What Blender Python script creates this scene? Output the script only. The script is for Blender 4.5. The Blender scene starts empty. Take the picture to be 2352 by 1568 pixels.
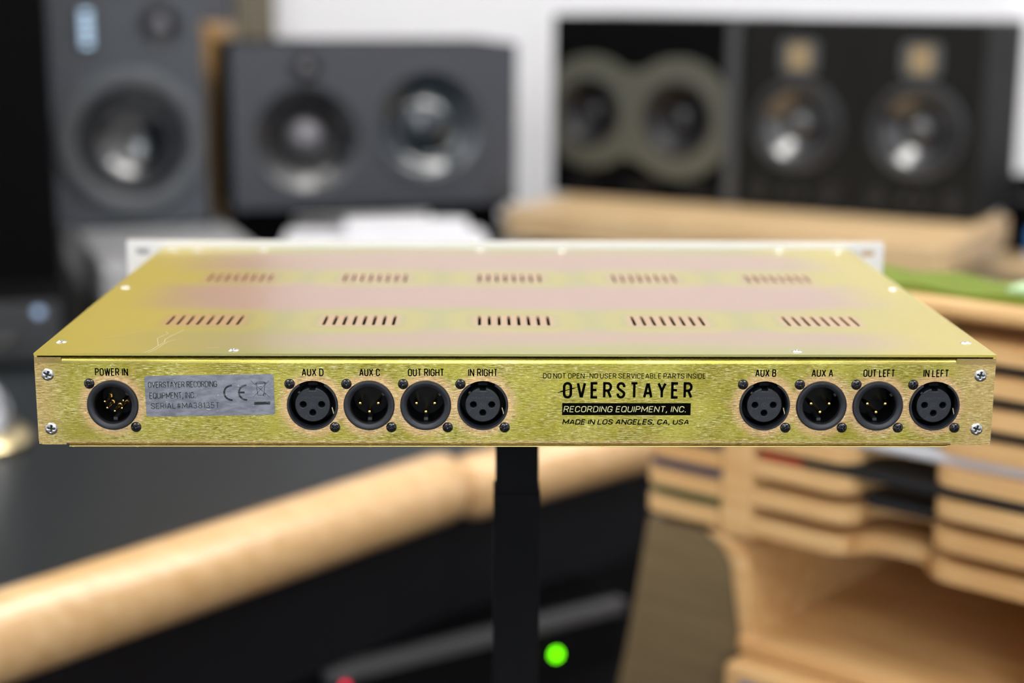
import bpy, bmesh, math, random
from mathutils import Vector, Matrix
from mathutils.geometry import delaunay_2d_cdt
random.seed(7)
SC = bpy.context.scene
COL = SC.collection
PI = math.pi
ZU = 1.13          # height of the rack unit's lid above the floor

# ------------------------------------------------------------------ camera
cd = bpy.data.cameras.new('camera')
cam = bpy.data.objects.new('camera', cd)
COL.objects.link(cam)
_R = Vector((0.99979217, -0.01936935, 0.00635959))
_U = Vector((-0.00204297, 0.21518767, 0.97657058))
_F = Vector((0.02028404, 0.97638061, -0.21510337))
m = Matrix((( _R.x, _U.x, -_F.x), (_R.y, _U.y, -_F.y), (_R.z, _U.z, -_F.z))).to_4x4()
m.translation = Vector((-0.01747, -0.70699, 0.16182 + ZU))
cam.matrix_world = m
cd.sensor_width = 36.0
cd.lens = 3681.07 / 2352 * 36.0
cd.clip_start = 0.02
cd.clip_end = 50
cd.dof.use_dof = True
cd.dof.focus_distance = 0.728
cd.dof.aperture_fstop = 4.0
SC.camera = cam

# ------------------------------------------------------------------ world, exposure
w = bpy.data.worlds.new('world')
SC.world = w
w.use_nodes = True
w.node_tree.nodes['Background'].inputs[0].default_value = (0.80, 0.90, 1, 1)
w.node_tree.nodes['Background'].inputs[1].default_value = 9.0      # overcast daylight, it only enters by the window behind the viewpoint
WIN = (-.55, .75, 1.15, 2.35)       # window opening in the wall behind the viewpoint: x0, x1, z0, z1
pl = bpy.data.lights.new('window_portal', 'AREA')
pl.shape = 'RECTANGLE'
pl.size, pl.size_y = WIN[1] - WIN[0], WIN[3] - WIN[2]
pl.cycles.is_portal = True
po = bpy.data.objects.new('window_portal', pl)
COL.objects.link(po)
po.location = ((WIN[0] + WIN[1]) / 2, -3.19, (WIN[2] + WIN[3]) / 2)
po.rotation_euler = (math.radians(90), 0, 0)
SC.view_settings.view_transform = 'Standard'
SC.view_settings.look = 'None'
SC.view_settings.gamma = 1
SC.view_settings.use_curve_mapping = False
SC.view_settings.exposure = 0.18
LIGHT_STRENGTH = 11.0
CEIL_LIGHTS = [(-1.35, 1.3), (0.35, 1.3), (1.75, 1.3), (-1.3, -1.1), (0.02, -1.75), (1.35, -1.1)]  # last panel is added fill for the right end of the front panel


# ------------------------------------------------------------------ materials
def srgb(r, g, b):
    f = lambda c: (c / 255 / 12.92) if c <= 10 else ((c / 255 + 0.055) / 1.055) ** 2.4
    return (f(r), f(g), f(b), 1)


class NT:
    def __init__(s, name):
        s.m = bpy.data.materials.new(name)
        s.m.use_nodes = True
        s.t = s.m.node_tree
        s.b = s.t.nodes['Principled BSDF']

    def n(s, kind, **kw):
        nd = s.t.nodes.new('ShaderNode' + kind)
        for k, v in kw.items():
            setattr(nd, k, v)
        return nd

    def l(s, a, b):
        s.t.links.new(a, b)

    def val(s, sock, v):
        if hasattr(v, 'is_output') or isinstance(v, bpy.types.NodeSocket):
            s.l(v, sock)
        else:
            sock.default_value = v

    def math(s, op, a, b=None, c=None, clamp=False):
        nd = s.n('Math', operation=op)
        nd.use_clamp = clamp
        s.val(nd.inputs[0], a)
        if b is not None:
            s.val(nd.inputs[1], b)
        if c is not None:
            s.val(nd.inputs[2], c)
        return nd.outputs[0]

    def mix(s, f, a, b, blend='MIX'):
        nd = s.n('MixRGB', blend_type=blend)
        s.val(nd.inputs[0], f)
        s.val(nd.inputs[1], a)
        s.val(nd.inputs[2], b)
        return nd.outputs[0]

    def ramp(s, v, lo, hi, a=0.0, b=1.0, smooth=True):
        nd = s.n('MapRange')
        nd.interpolation_type = 'SMOOTHSTEP' if smooth else 'LINEAR'
        s.val(nd.inputs[0], v)
        nd.inputs[1].default_value = lo
        nd.inputs[2].default_value = hi
        nd.inputs[3].default_value = a
        nd.inputs[4].default_value = b
        return nd.outputs[0]

    def noise(s, vec, scale, detail=3, rough=0.5, sc=(1, 1, 1)):
        mp = s.n('Mapping')
        mp.inputs['Scale'].default_value = sc
        s.l(vec, mp.inputs[0])
        nd = s.n('TexNoise')
        nd.inputs['Scale'].default_value = scale
        nd.inputs['Detail'].default_value = detail
        nd.inputs['Roughness'].default_value = rough
        s.l(mp.outputs[0], nd.inputs['Vector'])
        return nd.outputs[0]


def mat(name, col, rough=0.5, metal=0.0, coat=0.0, coat_rough=0.1, var=0.0, scale=20, bump=0.0, bscale=400, spec=0.5):
    k = NT(name)
    b = k.b
    b.inputs['Base Color'].default_value = col
    b.inputs['Roughness'].default_value = rough
    b.inputs['Metallic'].default_value = metal
    b.inputs['Coat Weight'].default_value = coat
    b.inputs['Coat Roughness'].default_value = coat_rough
    b.inputs['Specular IOR Level'].default_value = spec
    co = k.n('TexCoord').outputs['Object']
    if var:
        nz = k.noise(co, scale, 4)
        k.l(k.mix(k.ramp(nz, 0.3, 0.7, 0, var), col, (col[0] * .55, col[1] * .55, col[2] * .55, 1)), b.inputs['Base Color'])
    if bump:
        bp = k.n('Bump')
        bp.inputs['Strength'].default_value = bump
        bp.inputs['Distance'].default_value = 0.0005
        k.l(k.noise(co, bscale, 2), bp.inputs['Height'])
        k.l(bp.outputs[0], b.inputs['Normal'])
    return k.m


def emis(name, col, strength):
    k = NT(name)
    k.b.inputs['Base Color'].default_value = (0, 0, 0, 1)
    k.b.inputs['Emission Color'].default_value = col
    k.b.inputs['Emission Strength'].default_value = strength
    return k.m


def wood(name, c1, c2, axis=(1, 12, 12), rough=0.4, coat=0.3):
    k = NT(name)
    co = k.n('TexCoord').outputs['Object']
    nz = k.noise(co, 6, 5, .6, axis)
    k.l(k.mix(k.ramp(nz, .3, .7), c1, c2), k.b.inputs['Base Color'])
    k.b.inputs['Roughness'].default_value = rough
    k.b.inputs['Coat Weight'].default_value = coat
    k.b.inputs['Coat Roughness'].default_value = 0.25
    return k.m


XLR = [(-.1836, 'five'), (-.0933, 'f'), (-.0676, 'm'), (-.0419, 'm'), (-.0159, 'f'), (.1129, 'f'), (.1389, 'm'), (.1648, 'm'), (.1909, 'f')]
XZ = -.0237


def gold_brushed():
    """yellow zinc plating over sheet brushed along x, pinker round the punched holes"""
    k = NT('brushed_gold_zinc')
    co = k.n('TexCoord').outputs['Object']
    d = None
    for x, _ in XLR:
        vm = k.n('VectorMath', operation='DISTANCE')
        k.l(co, vm.inputs[0])
        vm.inputs[1].default_value = (x, 0, XZ)
        d = vm.outputs['Value'] if d is None else k.math('MINIMUM', d, vm.outputs['Value'])
    sx = k.n('SeparateXYZ')
    k.l(co, sx.inputs[0])
    blotch = k.noise(co, 90, 3, .5, (1, 1, 2.2))
    halo = k.math('ADD', k.ramp(d, .0115, .0175, .85, 0), k.math('MULTIPLY', k.ramp(blotch, .5, .7), .15))
    corner = k.ramp(k.math('ABSOLUTE', k.math('ADD', sx.outputs[0], .004)), .196, .214, 0, .5)
    edge = k.math('MAXIMUM', corner, k.ramp(sx.outputs[2], -.0385, -.0425, 0, .55))
    halo = k.math('MAXIMUM', halo, edge, clamp=True)
    yel = k.mix(k.ramp(k.noise(co, 25, 2), .35, .65), (.37, .312, .030, 1), (.49, .43, .07, 1))
    base = k.mix(k.math('MULTIPLY', halo, .92), yel, (.84, .50, .27, 1))
    s1 = k.noise(co, 1.0, 5, .7, (330, 300, 2300))
    s2 = k.noise(co, 1.0, 4, .7, (150, 200, 5200))
    st = k.math('ADD', k.math('MULTIPLY', s1, .6), k.math('MULTIPLY', s2, .4))
    flat = k.ramp(sx.outputs[2], -.0048, -.0040, 1, .12)      # the bend is smoother than the face
    slow = k.ramp(k.noise(co, 60, 3, .6, (1, 1, 1.6)), .3, .7, .55, 1.25)
    st = k.math('ADD', k.math('MULTIPLY', k.math('SUBTRACT', st, .485), k.math('MULTIPLY', flat, slow)), .485)
    base = k.mix(k.ramp(st, .40, .50, .80, 0, False), base, (.07, .07, .015, 1))
    base = k.mix(k.ramp(st, .51, .60, 0, .55, False), base, (1, .97, .62, 1))  # glints and dark lines of the brushing are painted into the colour
    k.l(base, k.b.inputs['Base Color'])
    k.b.inputs['Metallic'].default_value = 1
    k.b.inputs['Coat Weight'].default_value = .35
    k.b.inputs['Coat Roughness'].default_value = .28
    k.l(k.math('MULTIPLY', k.ramp(s1, .3, .7, .36, .22), k.ramp(flat, .12, 1, .85, 1)), k.b.inputs['Roughness'])
    k.l(k.ramp(flat, .12, 1, 1, .22), k.b.inputs['Coat Weight'])
    bp = k.n('Bump')
    k.b.inputs['Anisotropic'].default_value = .75
    tg = k.n('CombineXYZ')
    tg.inputs[2].default_value = 1
    k.l(tg.outputs[0], k.b.inputs['Tangent'])
    bp.inputs['Strength'].default_value = .6
    bp.inputs['Distance'].default_value = .0004
    k.l(st, bp.inputs['Height'])
    k.l(bp.outputs[0], k.b.inputs['Normal'])
    return k.m


def gold_lid():
    """the plated lid: smooth, with the pink / green interference bands of chromate plating"""
    k = NT('iridescent_gold_zinc')
    co = k.n('TexCoord').outputs['Object']
    sx = k.n('SeparateXYZ')
    k.l(co, sx.inputs[0])
    X, Y = sx.outputs[0], sx.outputs[1]
    wob = k.math('MULTIPLY', k.math('SUBTRACT', k.noise(co, 8, 2), .5), .046)
    Yw = k.math('ADD', Y, wob)
    AX = k.math('ADD', k.math('ABSOLUTE', X), k.math('MULTIPLY', wob, 1.6))
    inner = k.ramp(AX, .135, .205, 1, 0)

    def band(lo, hi, s):
        return k.math('MULTIPLY', k.ramp(Yw, lo - s, lo + s), k.ramp(Yw, hi - s, hi + s, 1, 0))
    p = k.math('MAXIMUM', k.math('MULTIPLY', band(.016, .050, .012), k.ramp(k.math('ADD', X, wob), -.15, -.07, .08, .8)), band(.106, .172, .012))
    p = k.math('MAXIMUM', p, k.math('MULTIPLY', band(.218, .286, .013), .9))
    p = k.math('MULTIPLY', p, k.ramp(AX, .150, .212, 1, .0))
    # halo around each punched vent group
    xm = k.math('SUBTRACT', k.math('FLOORED_MODULO', k.math('ADD', X, .0383), .0766), .0383) if False else None
    h = None
    for gx in (-.1535, -.077, -.0004, .0764, .153):
        for gy in (.0755, .1955):
            dx = k.math('MAXIMUM', k.math('SUBTRACT', k.math('ABSOLUTE', k.math('SUBTRACT', X, gx)), .0165), 0)
            dy = k.math('MAXIMUM', k.math('SUBTRACT', k.math('ABSOLUTE', k.math('SUBTRACT', Y, gy)), .010), 0)
            dd = k.math('ADD', k.math('MULTIPLY', dx, dx), k.math('MULTIPLY', dy, dy))
            h = dd if h is None else k.math('MINIMUM', h, dd)
    hd = k.math('SQRT', h)
    hp = k.ramp(hd, .001, .0065, .75, 0)
    hy = k.math('MULTIPLY', k.ramp(hd, .004, .009), k.ramp(hd, .010, .024, .42, 0))
    yellow = (.475, .390, .062, 1)
    green = (.340, .318, .100, 1)
    pink = (.42, .275, .215, 1)
    base = k.mix(inner, yellow, green)
    base = k.mix(p, base, pink)
    base = k.mix(hy, base, yellow)
    base = k.mix(hp, base, (.52, .30, .17, 1))
    # thin scratches near the left vents
    fine = k.noise(co, 1, 3, .6, (140, 900, 900))
    base = k.mix(k.ramp(fine, .62, .75, 0, .10), base, (.8, .75, .5, 1))
    k.l(base, k.b.inputs['Base Color'])
    k.b.inputs['Metallic'].default_value = .35
    k.b.inputs['Roughness'].default_value = .36
    k.b.inputs['Coat Weight'].default_value = .30
    k.b.inputs['Coat Roughness'].default_value = .11
    bp = k.n('Bump')
    bp.inputs['Strength'].default_value = .10
    bp.inputs['Distance'].default_value = .00015
    k.l(k.noise(co, 1, 3, .6, (500, 1500, 1500)), bp.inputs['Height'])
    k.l(bp.outputs[0], k.b.inputs['Normal'])
    return k.m


M = {}
M['gold'] = gold_brushed()
M['lid'] = gold_lid()
M['gold_edge'] = mat('gold_edge', (.80, .66, .24, 1), .35, .8)
M['dark_in'] = mat('dark_inside', (.02, .015, .008, 1), .7)
M['ink'] = mat('black_ink', (.0025, .0025, .002, 1), .9, spec=0)
def worn():
    k = NT('worn_black_ink')
    co = k.n('TexCoord').outputs['Object']
    nz = k.noise(co, 1, 4, .7, (260, 300, 900))
    k.l(k.mix(k.ramp(nz, .50, .60, 0, .75), (.006, .006, .007, 1), (.13, .135, .15, 1)), k.b.inputs['Base Color'])
    k.b.inputs['Roughness'].default_value = .7
    return k.m


def plate_metal():
    k = NT('scuffed_metal_label')
    co = k.n('TexCoord').outputs['Object']
    a = k.noise(co, 1, 5, .65, (140, 200, 420))
    b = k.noise(co, 1, 3, .6, (420, 300, 1300))
    c = k.mix(k.ramp(a, .35, .65), (.215, .225, .265, 1), (.33, .335, .375, 1))
    c = k.mix(k.ramp(b, .66, .74, 0, .8), c, (.8, .8, .85, 1))
    k.l(c, k.b.inputs['Base Color'])
    k.b.inputs['Metallic'].default_value = .85
    k.l(k.ramp(a, .3, .7, .30, .46), k.b.inputs['Roughness'])
    return k.m


M['worn_ink'] = worn()
M['alu'] = plate_metal()
M['gold_print'] = mat('bare_gold_lettering', (.66, .62, .30, 1), .5, .2)
M['xlr'] = mat('black_moulded_plastic', (.009, .011, .015, 1), .42, bump=.15, bscale=1500)
M['xlr_in'] = mat('shaded_socket_inside', (.0015, .0015, .002, 1), .4, spec=.12)  # deeper black than the housing: socket shade put into the colour
M['scratch'] = mat('scratched_plating', (.62, .58, .36, 1), .45, .3)
M['mould'] = mat('moulded_lettering_plastic', srgb(58, 62, 70), .4)
M['pin'] = mat('gold_pin', (.95, .68, .22, 1), .16, 1)
M['screw_black'] = mat('black_screw', (.02, .02, .022, 1), .22, .5, coat=.5)
M['screw_steel'] = mat('steel_screw', (.62, .62, .60, 1), .28, 1)
M['recess'] = mat('screw_recess', (.03, .03, .03, 1), .4, .6)  # shade of the cross recess, given as a dark metal
M['latch'] = mat('latch_metal', (.75, .68, .45, 1), .25, 1)
M['alu_edge'] = mat('label_edge', (.85, .85, .88, 1), .3, .6)
M['panel'] = mat('raw_aluminium', (.72, .71, .69, 1), .5, .15)
M['black_metal'] = mat('black_powder_coat', (.002, .002, .003, 1), .7, spec=.15)
M['rubber'] = mat('black_rubber', (.01, .01, .01, 1), .8)
M['wall'] = mat('white_wall', srgb(242, 242, 245), .8, var=.03, scale=2)
M['ceil'] = mat('white_ceiling', srgb(235, 235, 235), .9)
M['floor'] = mat('dark_floor', srgb(32, 30, 30), .6, var=.3, scale=5)
M['desk'] = mat('charcoal_desk', srgb(28, 32, 35), .42, bump=.1, bscale=900, spec=.38)
M['apron'] = mat('black_desk_apron', (.003, .003, .005, 1), .6, spec=.25)
M['beech'] = wood('varnished_beech', srgb(224, 186, 136), srgb(208, 166, 112), rough=.30, coat=.5)
M['ply'] = wood('birch_ply', srgb(212, 184, 142), srgb(190, 158, 114), rough=.5, coat=.1)
M['ply_warm'] = wood('warm_birch_ply', srgb(230, 190, 132), srgb(208, 158, 98), rough=.5, coat=.1)
M['ply_side'] = wood('dull_ply_board', srgb(124, 104, 72), srgb(112, 94, 64), rough=.6, coat=0)
M['oak'] = wood('oak_veneer', srgb(176, 138, 84), srgb(150, 112, 62), axis=(12, 12, 1))
M['baffle'] = mat('slate_grey_baffle', srgb(68, 72, 79), .45, bump=.2, bscale=500)
M['baffle2'] = mat('charcoal_baffle', srgb(58, 61, 68), .42, bump=.2, bscale=500)
M['cab_black'] = mat('black_cabinet', srgb(5, 5, 6), .75, spec=.06)
M['cab_black2'] = mat('matt_black_cabinet', srgb(12, 12, 10), .65, spec=.22)
M['olive'] = mat('olive_grey_waveguide', srgb(74, 74, 64), .55)
M['cone'] = mat('glossy_black_cone', (.012, .014, .018, 1), .25, coat=1, coat_rough=.16, spec=.8)
M['cone'].node_tree.nodes['Principled BSDF'].inputs['Coat IOR'].default_value = 1.7
M['cone_blue'] = mat('blue_black_woofer', (.006, .014, .022, 1), .2, coat=1, coat_rough=.09, spec=.5)
M['cone_blue'].node_tree.nodes['Principled BSDF'].inputs['Coat IOR'].default_value = 1.55
M['cone_matt'] = mat('matt_black_cone', (.005, .005, .006, 1), .5, spec=.4)
M['surround'] = mat('rubber_surround', srgb(38, 40, 44), .38, coat=.3, coat_rough=.3)
M['wave'] = mat('satin_waveguide', srgb(34, 36, 40), .3, coat=.9, coat_rough=.2)
M['ring'] = mat('grey_driver_ring', srgb(84, 87, 91), .42, .2)
M['dome'] = mat('silver_grey_dome', srgb(120, 118, 124), .4, .5)
M['ribbon'] = mat('gold_ribbon', srgb(160, 138, 102), .4, .3)
M['ribbon_frame'] = mat('grey_tweeter_frame', srgb(82, 84, 84), .45, .2)
M['edge_grey'] = mat('dark_grey_edge', srgb(62, 64, 66), .5)
M['grey_stone'] = mat('light_grey_pedestal_paint', srgb(158, 158, 160), .6)
M['grey_board'] = mat('grey_wall_board', srgb(244, 244, 246), .8)
M['white'] = mat('white_plastic', srgb(214, 214, 218), .5)
M['paper'] = mat('white_paper', srgb(218, 218, 222), .8)
M['green'] = mat('grass_green_fabric', srgb(104, 122, 0), .8, var=.3, scale=30)
M['mint'] = mat('mint_paper', srgb(176, 205, 160), .7)
M['blue'] = mat('blue_card', srgb(20, 104, 178), .5)
M['navy'] = mat('navy_cover', srgb(34, 44, 84), .6, var=.4, scale=60)
M['red'] = mat('red_folder', srgb(170, 40, 20), .6)
M['dkgreen'] = mat('dark_green_folder', srgb(36, 70, 36), .6)
M['black_folder'] = mat('black_folder', srgb(18, 19, 21), .6)
M['grey_felt'] = mat('grey_acoustic_felt', srgb(86, 86, 92), .9)
M['dark_felt'] = mat('brown_grey_felt', srgb(112, 104, 88), .9)
M['chrome'] = mat('polished_steel', (.75, .78, .8, 1), .12, 1)
M['brass'] = mat('brass_rim', (.75, .62, .35, 1), .3, 1)
M['rackface'] = mat('dark_grey_rack_lip', srgb(96, 96, 98), .5, .3)
def pane():
    k = NT('window_glass')
    tr = k.n('BsdfTransparent')
    gl = k.n('BsdfGlossy')
    gl.inputs['Roughness'].default_value = .02
    mx = k.n('MixShader')
    mx.inputs[0].default_value = .06
    k.l(tr.outputs[0], mx.inputs[1])
    k.l(gl.outputs[0], mx.inputs[2])
    k.l(mx.outputs[0], k.t.nodes['Material Output'].inputs[0])
    return k.m


M['pane'] = pane()
M['lampglow'] = emis('lamp_diffuser', (1, .975, .94, 1), LIGHT_STRENGTH)
M['led_green'] = emis('green_led', (.13, .85, 0, 1), 6)
M['led_red'] = emis('red_led', (.9, .01, .06, 1), 2.5)
M['glint_blue'] = emis('pale_blue_highlight', (.48, .66, .86, 1), 1.6)  # glow that stands in for an edge highlight on the upright monitor
M['glint_dot'] = emis('pale_blue_glint', (.35, .48, .70, 1), 1.3)  # glow that stands in for a small glint


# ------------------------------------------------------------------ mesh tools
class MB:
    def __init__(s):
        s.v = []
        s.f = []

    def add(s, vs, fs, mtx=None):
        o = len(s.v)
        s.v += [tuple(mtx @ Vector(p)) if mtx else tuple(p) for p in vs]
        s.f += [tuple(i + o for i in f) for f in fs]
        return s

    def box(s, x0, x1, y0, y1, z0, z1, mtx=None):
        vs = [(x, y, z) for z in (z0, z1) for y in (y0, y1) for x in (x0, x1)]
        return s.add(vs, [(0, 2, 3, 1), (4, 5, 7, 6), (0, 1, 5, 4), (2, 6, 7, 3), (0, 4, 6, 2), (1, 3, 7, 5)], mtx)

    def lathe(s, prof, n=32, mtx=None, closed=False):
        """prof: (r, h); axis is -y: h grows away from the viewer (+y)"""
        vs, fs, idx = [], [], []
        for r, h in prof:
            if r < 1e-7:
                idx.append([len(vs)] * n)
                vs.append((0, h, 0))
            else:
                idx.append(list(range(len(vs), len(vs) + n)))
                vs += [(r * math.cos(2 * PI * i / n), h, r * math.sin(2 * PI * i / n)) for i in range(n)]
        L = len(prof)
        for a in range(L if closed else L - 1):
            b = (a + 1) % L
            for i in range(n):
                j = (i + 1) % n
                q = [idx[a][i], idx[a][j], idx[b][j], idx[b][i]]
                u = []
                for t in q:
                    if t not in u:
                        u.append(t)
                if len(u) > 2:
                    fs.append(tuple(u))
        return s.add(vs, fs, mtx)

    def plate(s, outer, holes, t, frame='xz', mtx=None):
        """flat sheet with holes, outer/holes are 2D loops; front at 0, thickness t"""
        pts, edges, loops = [], [], []
        for lp in [outer] + list(holes):
            o = len(pts)
            n = len(lp)
            pts += [Vector(p) for p in lp]
            edges += [(o + i, o + (i + 1) % n) for i in range(n)]
            loops.append((o, n))
        vs, _, fs, _, _, _ = delaunay_2d_cdt(pts, edges, [], 0, 1e-9)

        def inside(p, lp):
            c = False
            j = len(lp) - 1
            for i in range(len(lp)):
                if (lp[i][1] > p[1]) != (lp[j][1] > p[1]) and p[0] < (lp[j][0] - lp[i][0]) * (p[1] - lp[i][1]) / (lp[j][1] - lp[i][1]) + lp[i][0]:
                    c = not c
                j = i
            return c
        bb = [(min(q[0] for q in h), max(q[0] for q in h), min(q[1] for q in h), max(q[1] for q in h)) for h in holes]
        keep = []
        for f in fs:
            c = (sum(vs[i][0] for i in f) / 3, sum(vs[i][1] for i in f) / 3)
            if not inside(c, outer):
                continue
            if any(b[0] <= c[0] <= b[1] and b[2] <= c[1] <= b[3] and inside(c, h) for b, h in zip(bb, holes)):
                continue
            keep.append(tuple(f))
        if frame == 'xz':
            F = lambda p, w: (p[0], w, p[1])
        else:
            F = lambda p, w: (p[0], p[1], -w)
        N = len(vs)
        V = [F(p, 0) for p in vs] + [F(p, t) for p in vs]
        FS = keep + [tuple(i + N for i in reversed(f)) for f in keep]
        # walls along every boundary edge
        from collections import Counter
        cnt = Counter()
        for f in keep:
            for i in range(3):
                cnt[tuple(sorted((f[i], f[(i + 1) % 3])))] += 1
        FS += [(a, b, b + N, a + N) for (a, b), c in cnt.items() if c == 1]
        return s.add(V, FS, mtx)

    def tube(s, pts, r, n=12, mtx=None):
        pts = [Vector(p) for p in pts]
        rs = r if isinstance(r, (list, tuple)) else [r] * len(pts)
        vs, fs = [], []
        up = Vector((0, 0, 1))
        for i, p in enumerate(pts):
            d = (pts[min(i + 1, len(pts) - 1)] - pts[max(i - 1, 0)]).normalized()
            a = d.cross(up)
            if a.length < 1e-4:
                a = d.cross(Vector((1, 0, 0)))
            a.normalize()
            b = a.cross(d)
            vs += [p + (a * math.cos(2 * PI * k / n) + b * math.sin(2 * PI * k / n)) * rs[i] for k in range(n)]
        for i in range(len(pts) - 1):
            for k in range(n):
                fs.append((i * n + k, i * n + (k + 1) % n, (i + 1) * n + (k + 1) % n, (i + 1) * n + k))
        fs.append(tuple(range(n - 1, -1, -1)))
        fs.append(tuple(range((len(pts) - 1) * n, len(pts) * n)))
        return s.add(vs, fs, mtx)

    def build(s, name, m, parent=None, smooth=False, bevel=0.0, seg=2, label=None, angle=35):
        me = bpy.data.meshes.new(name)
        me.from_pydata([tuple(p) for p in s.v], [], s.f)
        bm = bmesh.new()
        bm.from_mesh(me)
        bmesh.ops.remove_doubles(bm, verts=bm.verts, dist=1e-7)
        bmesh.ops.recalc_face_normals(bm, faces=bm.faces)
        bm.to_mesh(me)
        bm.free()
        me.materials.append(m)
        o = bpy.data.objects.new(name, me)
        COL.objects.link(o)
        if parent:
            o.parent = parent
        if bevel:
            b = o.modifiers.new('bevel', 'BEVEL')
            b.width = bevel
            b.segments = seg
            b.limit_method = 'ANGLE'
            b.angle_limit = math.radians(40)
        if smooth:
            for p in me.polygons:
                p.use_smooth = True
            try:
                me.set_sharp_from_angle(angle=math.radians(angle))
            except Exception:
                pass
        if label:
            o['label'] = label
        return o


def empty(name, loc, rz=0.0, parent=None):
    o = bpy.data.objects.new(name, None)
    COL.objects.link(o)
    o.location = loc
    o.rotation_euler = (0, 0, rz)
    if parent:
        o.parent = parent
    return o


def tag(o, label, cat, group=None):
    o['label'] = label
    o['category'] = cat
    if group:
        o['group'] = group
    return o


def structure(o):
    o['kind'] = 'structure'
    return o


def copy_tree(o, parent=None):
    c = o.copy()
    COL.objects.link(c)
    if parent:
        c.parent = parent
    for ch in list(o.children):
        copy_tree(ch, c)
    return c


def circ(cx, cy, r, n=48, ry=None):
    ry = ry or r
    return [(cx + r * math.cos(2 * PI * i / n), cy + ry * math.sin(2 * PI * i / n)) for i in range(n)]


def rrect(x0, x1, y0, y1, r, n=6):
    out = []
    for cx, cy, a in ((x1 - r, y1 - r, 0), (x0 + r, y1 - r, 90), (x0 + r, y0 + r, 180), (x1 - r, y0 + r, 270)):
        out += [(cx + r * math.cos(math.radians(a + 90 * i / n)), cy + r * math.sin(math.radians(a + 90 * i / n))) for i in range(n + 1)]
    return out


T = Matrix.Translation


# ------------------------------------------------------------------ lettering (stroke glyphs)
def arc(cx, cy, rx, ry, a0, a1, n=9):
    return [(cx + rx * math.cos(math.radians(a0 + (a1 - a0) * i / n)), cy + ry * math.sin(math.radians(a0 + (a1 - a0) * i / n))) for i in range(n + 1)]


def G():
    g = {}
    g['A'] = (1.0, [[(0, 0), (.45, 1)], [(.55, 1), (1, 0)], [(.17, .3), (.83, .3)]])
    g['B'] = (.92, [[(0, 0), (0, 1), (.55, 1)] + arc(.55, .77, .38, .23, 90, -90) + [(0, .54)], [(.5, .54)] + arc(.55, .27, .45, .27, 90, -90) + [(0, 0)]])
    g['C'] = (.92, [[(1, .70)] + arc(.5, .75, .5, .25, 0, 180) + arc(.5, .25, .5, .25, 180, 360) + [(1, .30)]])
    g['D'] = (.95, [arc(.45, .70, .55, .30, 90, 0) + arc(.45, .30, .55, .30, 0, -90) + [(0, 0), (0, 1), (.45, 1)]])
    g['E'] = (.78, [[(1, 1), (0, 1), (0, 0), (1, 0)], [(0, .52), (.86, .52)]])
    g['F'] = (.76, [[(1, 1), (0, 1), (0, 0)], [(0, .5), (.85, .5)]])
    g['G'] = (.95, [[(1, .70)] + arc(.5, .75, .5, .25, 0, 180) + arc(.5, .25, .5, .25, 180, 360) + [(1, .46), (.55, .46)]])
    g['H'] = (.95, [[(0, 0), (0, 1)], [(1, 0), (1, 1)], [(0, .5), (1, .5)]])
    g['I'] = (.0, [[(0, 0), (0, 1)]])
    g['K'] = (.92, [[(0, 0), (0, 1)], [(1, 1), (0, .42)], [(.3, .6), (1, 0)]])
    g['L'] = (.75, [[(0, 1), (0, 0), (1, 0)]])
    g['M'] = (1.25, [[(0, 0), (0, 1), (.5, .25), (1, 1), (1, 0)]])
    g['N'] = (.98, [[(0, 0), (0, 1), (1, 0), (1, 1)]])
    g['O'] = (.95, [arc(.5, .75, .5, .25, 180, 0) + arc(.5, .25, .5, .25, 0, -180) + [(0, .75)]])
    g['P'] = (.9, [[(0, 0), (0, 1), (.5, 1)] + arc(.5, .74, .5, .26, 90, -90) + [(0, .48)]])
    g['Q'] = (.98, [arc(.5, .75, .5, .25, 180, 0) + arc(.5, .25, .5, .25, 0, -180) + [(0, .75)], [(.6, .25), (1.02, -.04)]])
    g['R'] = (.92, [[(0, 0), (0, 1), (.5, 1)] + arc(.5, .74, .5, .26, 90, -90) + [(0, .48)], [(.55, .48), (1, 0)]])
    g['S'] = (.9, [[(1, .72)] + arc(.5, .76, .5, .24, 0, 195) + [(.25, .57), (.8, .40)] + arc(.5, .24, .5, .24, 20, -180) + [(0, .28)]])
    g['T'] = (.88, [[(0, 1), (1, 1)], [(.5, 1), (.5, 0)]])
    g['U'] = (.95, [[(0, 1)] + arc(.5, .25, .5, .25, 180, 360) + [(1, 1)]])
    g['V'] = (.98, [[(0, 1), (.46, 0)], [(.54, 0), (1, 1)]])
    g['W'] = (1.45, [[(0, 1), (.25, 0), (.5, 1), (.75, 0), (1, 1)]])
    g['X'] = (.98, [[(0, 0), (1, 1)], [(0, 1), (1, 0)]])
    g['Y'] = (.98, [[(0, 1), (.5, .48), (1, 1)], [(.5, .48), (.5, 0)]])
    g['1'] = (.35, [[(0, .8), (1, 1), (1, 0)]])
    g['2'] = (.85, [arc(.5, .72, .5, .28, 170, -20) + [(0, 0), (1, 0)]])
    g['3'] = (.85, [arc(.45, .76, .48, .24, 160, -90) + arc(.45, .26, .55, .26, 90, -160)])
    g['5'] = (.85, [[(.95, 1), (.1, 1), (.05, .52)] + arc(.48, .3, .52, .30, 120, -160)])
    g['8'] = (.88, [arc(.5, .77, .44, .23, 0, 360, 16), arc(.5, .27, .5, .27, 0, 360, 16)])
    g['#'] = (1.0, [[(.25, 0), (.4, 1)], [(.65, 0), (.8, 1)], [(0, .33), (.95, .33)], [(.08, .68), (1, .68)]])
    g[','] = (.12, [[(.8, .12), (0, -.20)]])
    g['.'] = (.08, [[(.5, -.07), (.5, .10)]])
    g['*'] = (.1, [[(0, .45), (1, .45)]])
    g[' '] = (.42, [])
    return g


GL = G()


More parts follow.
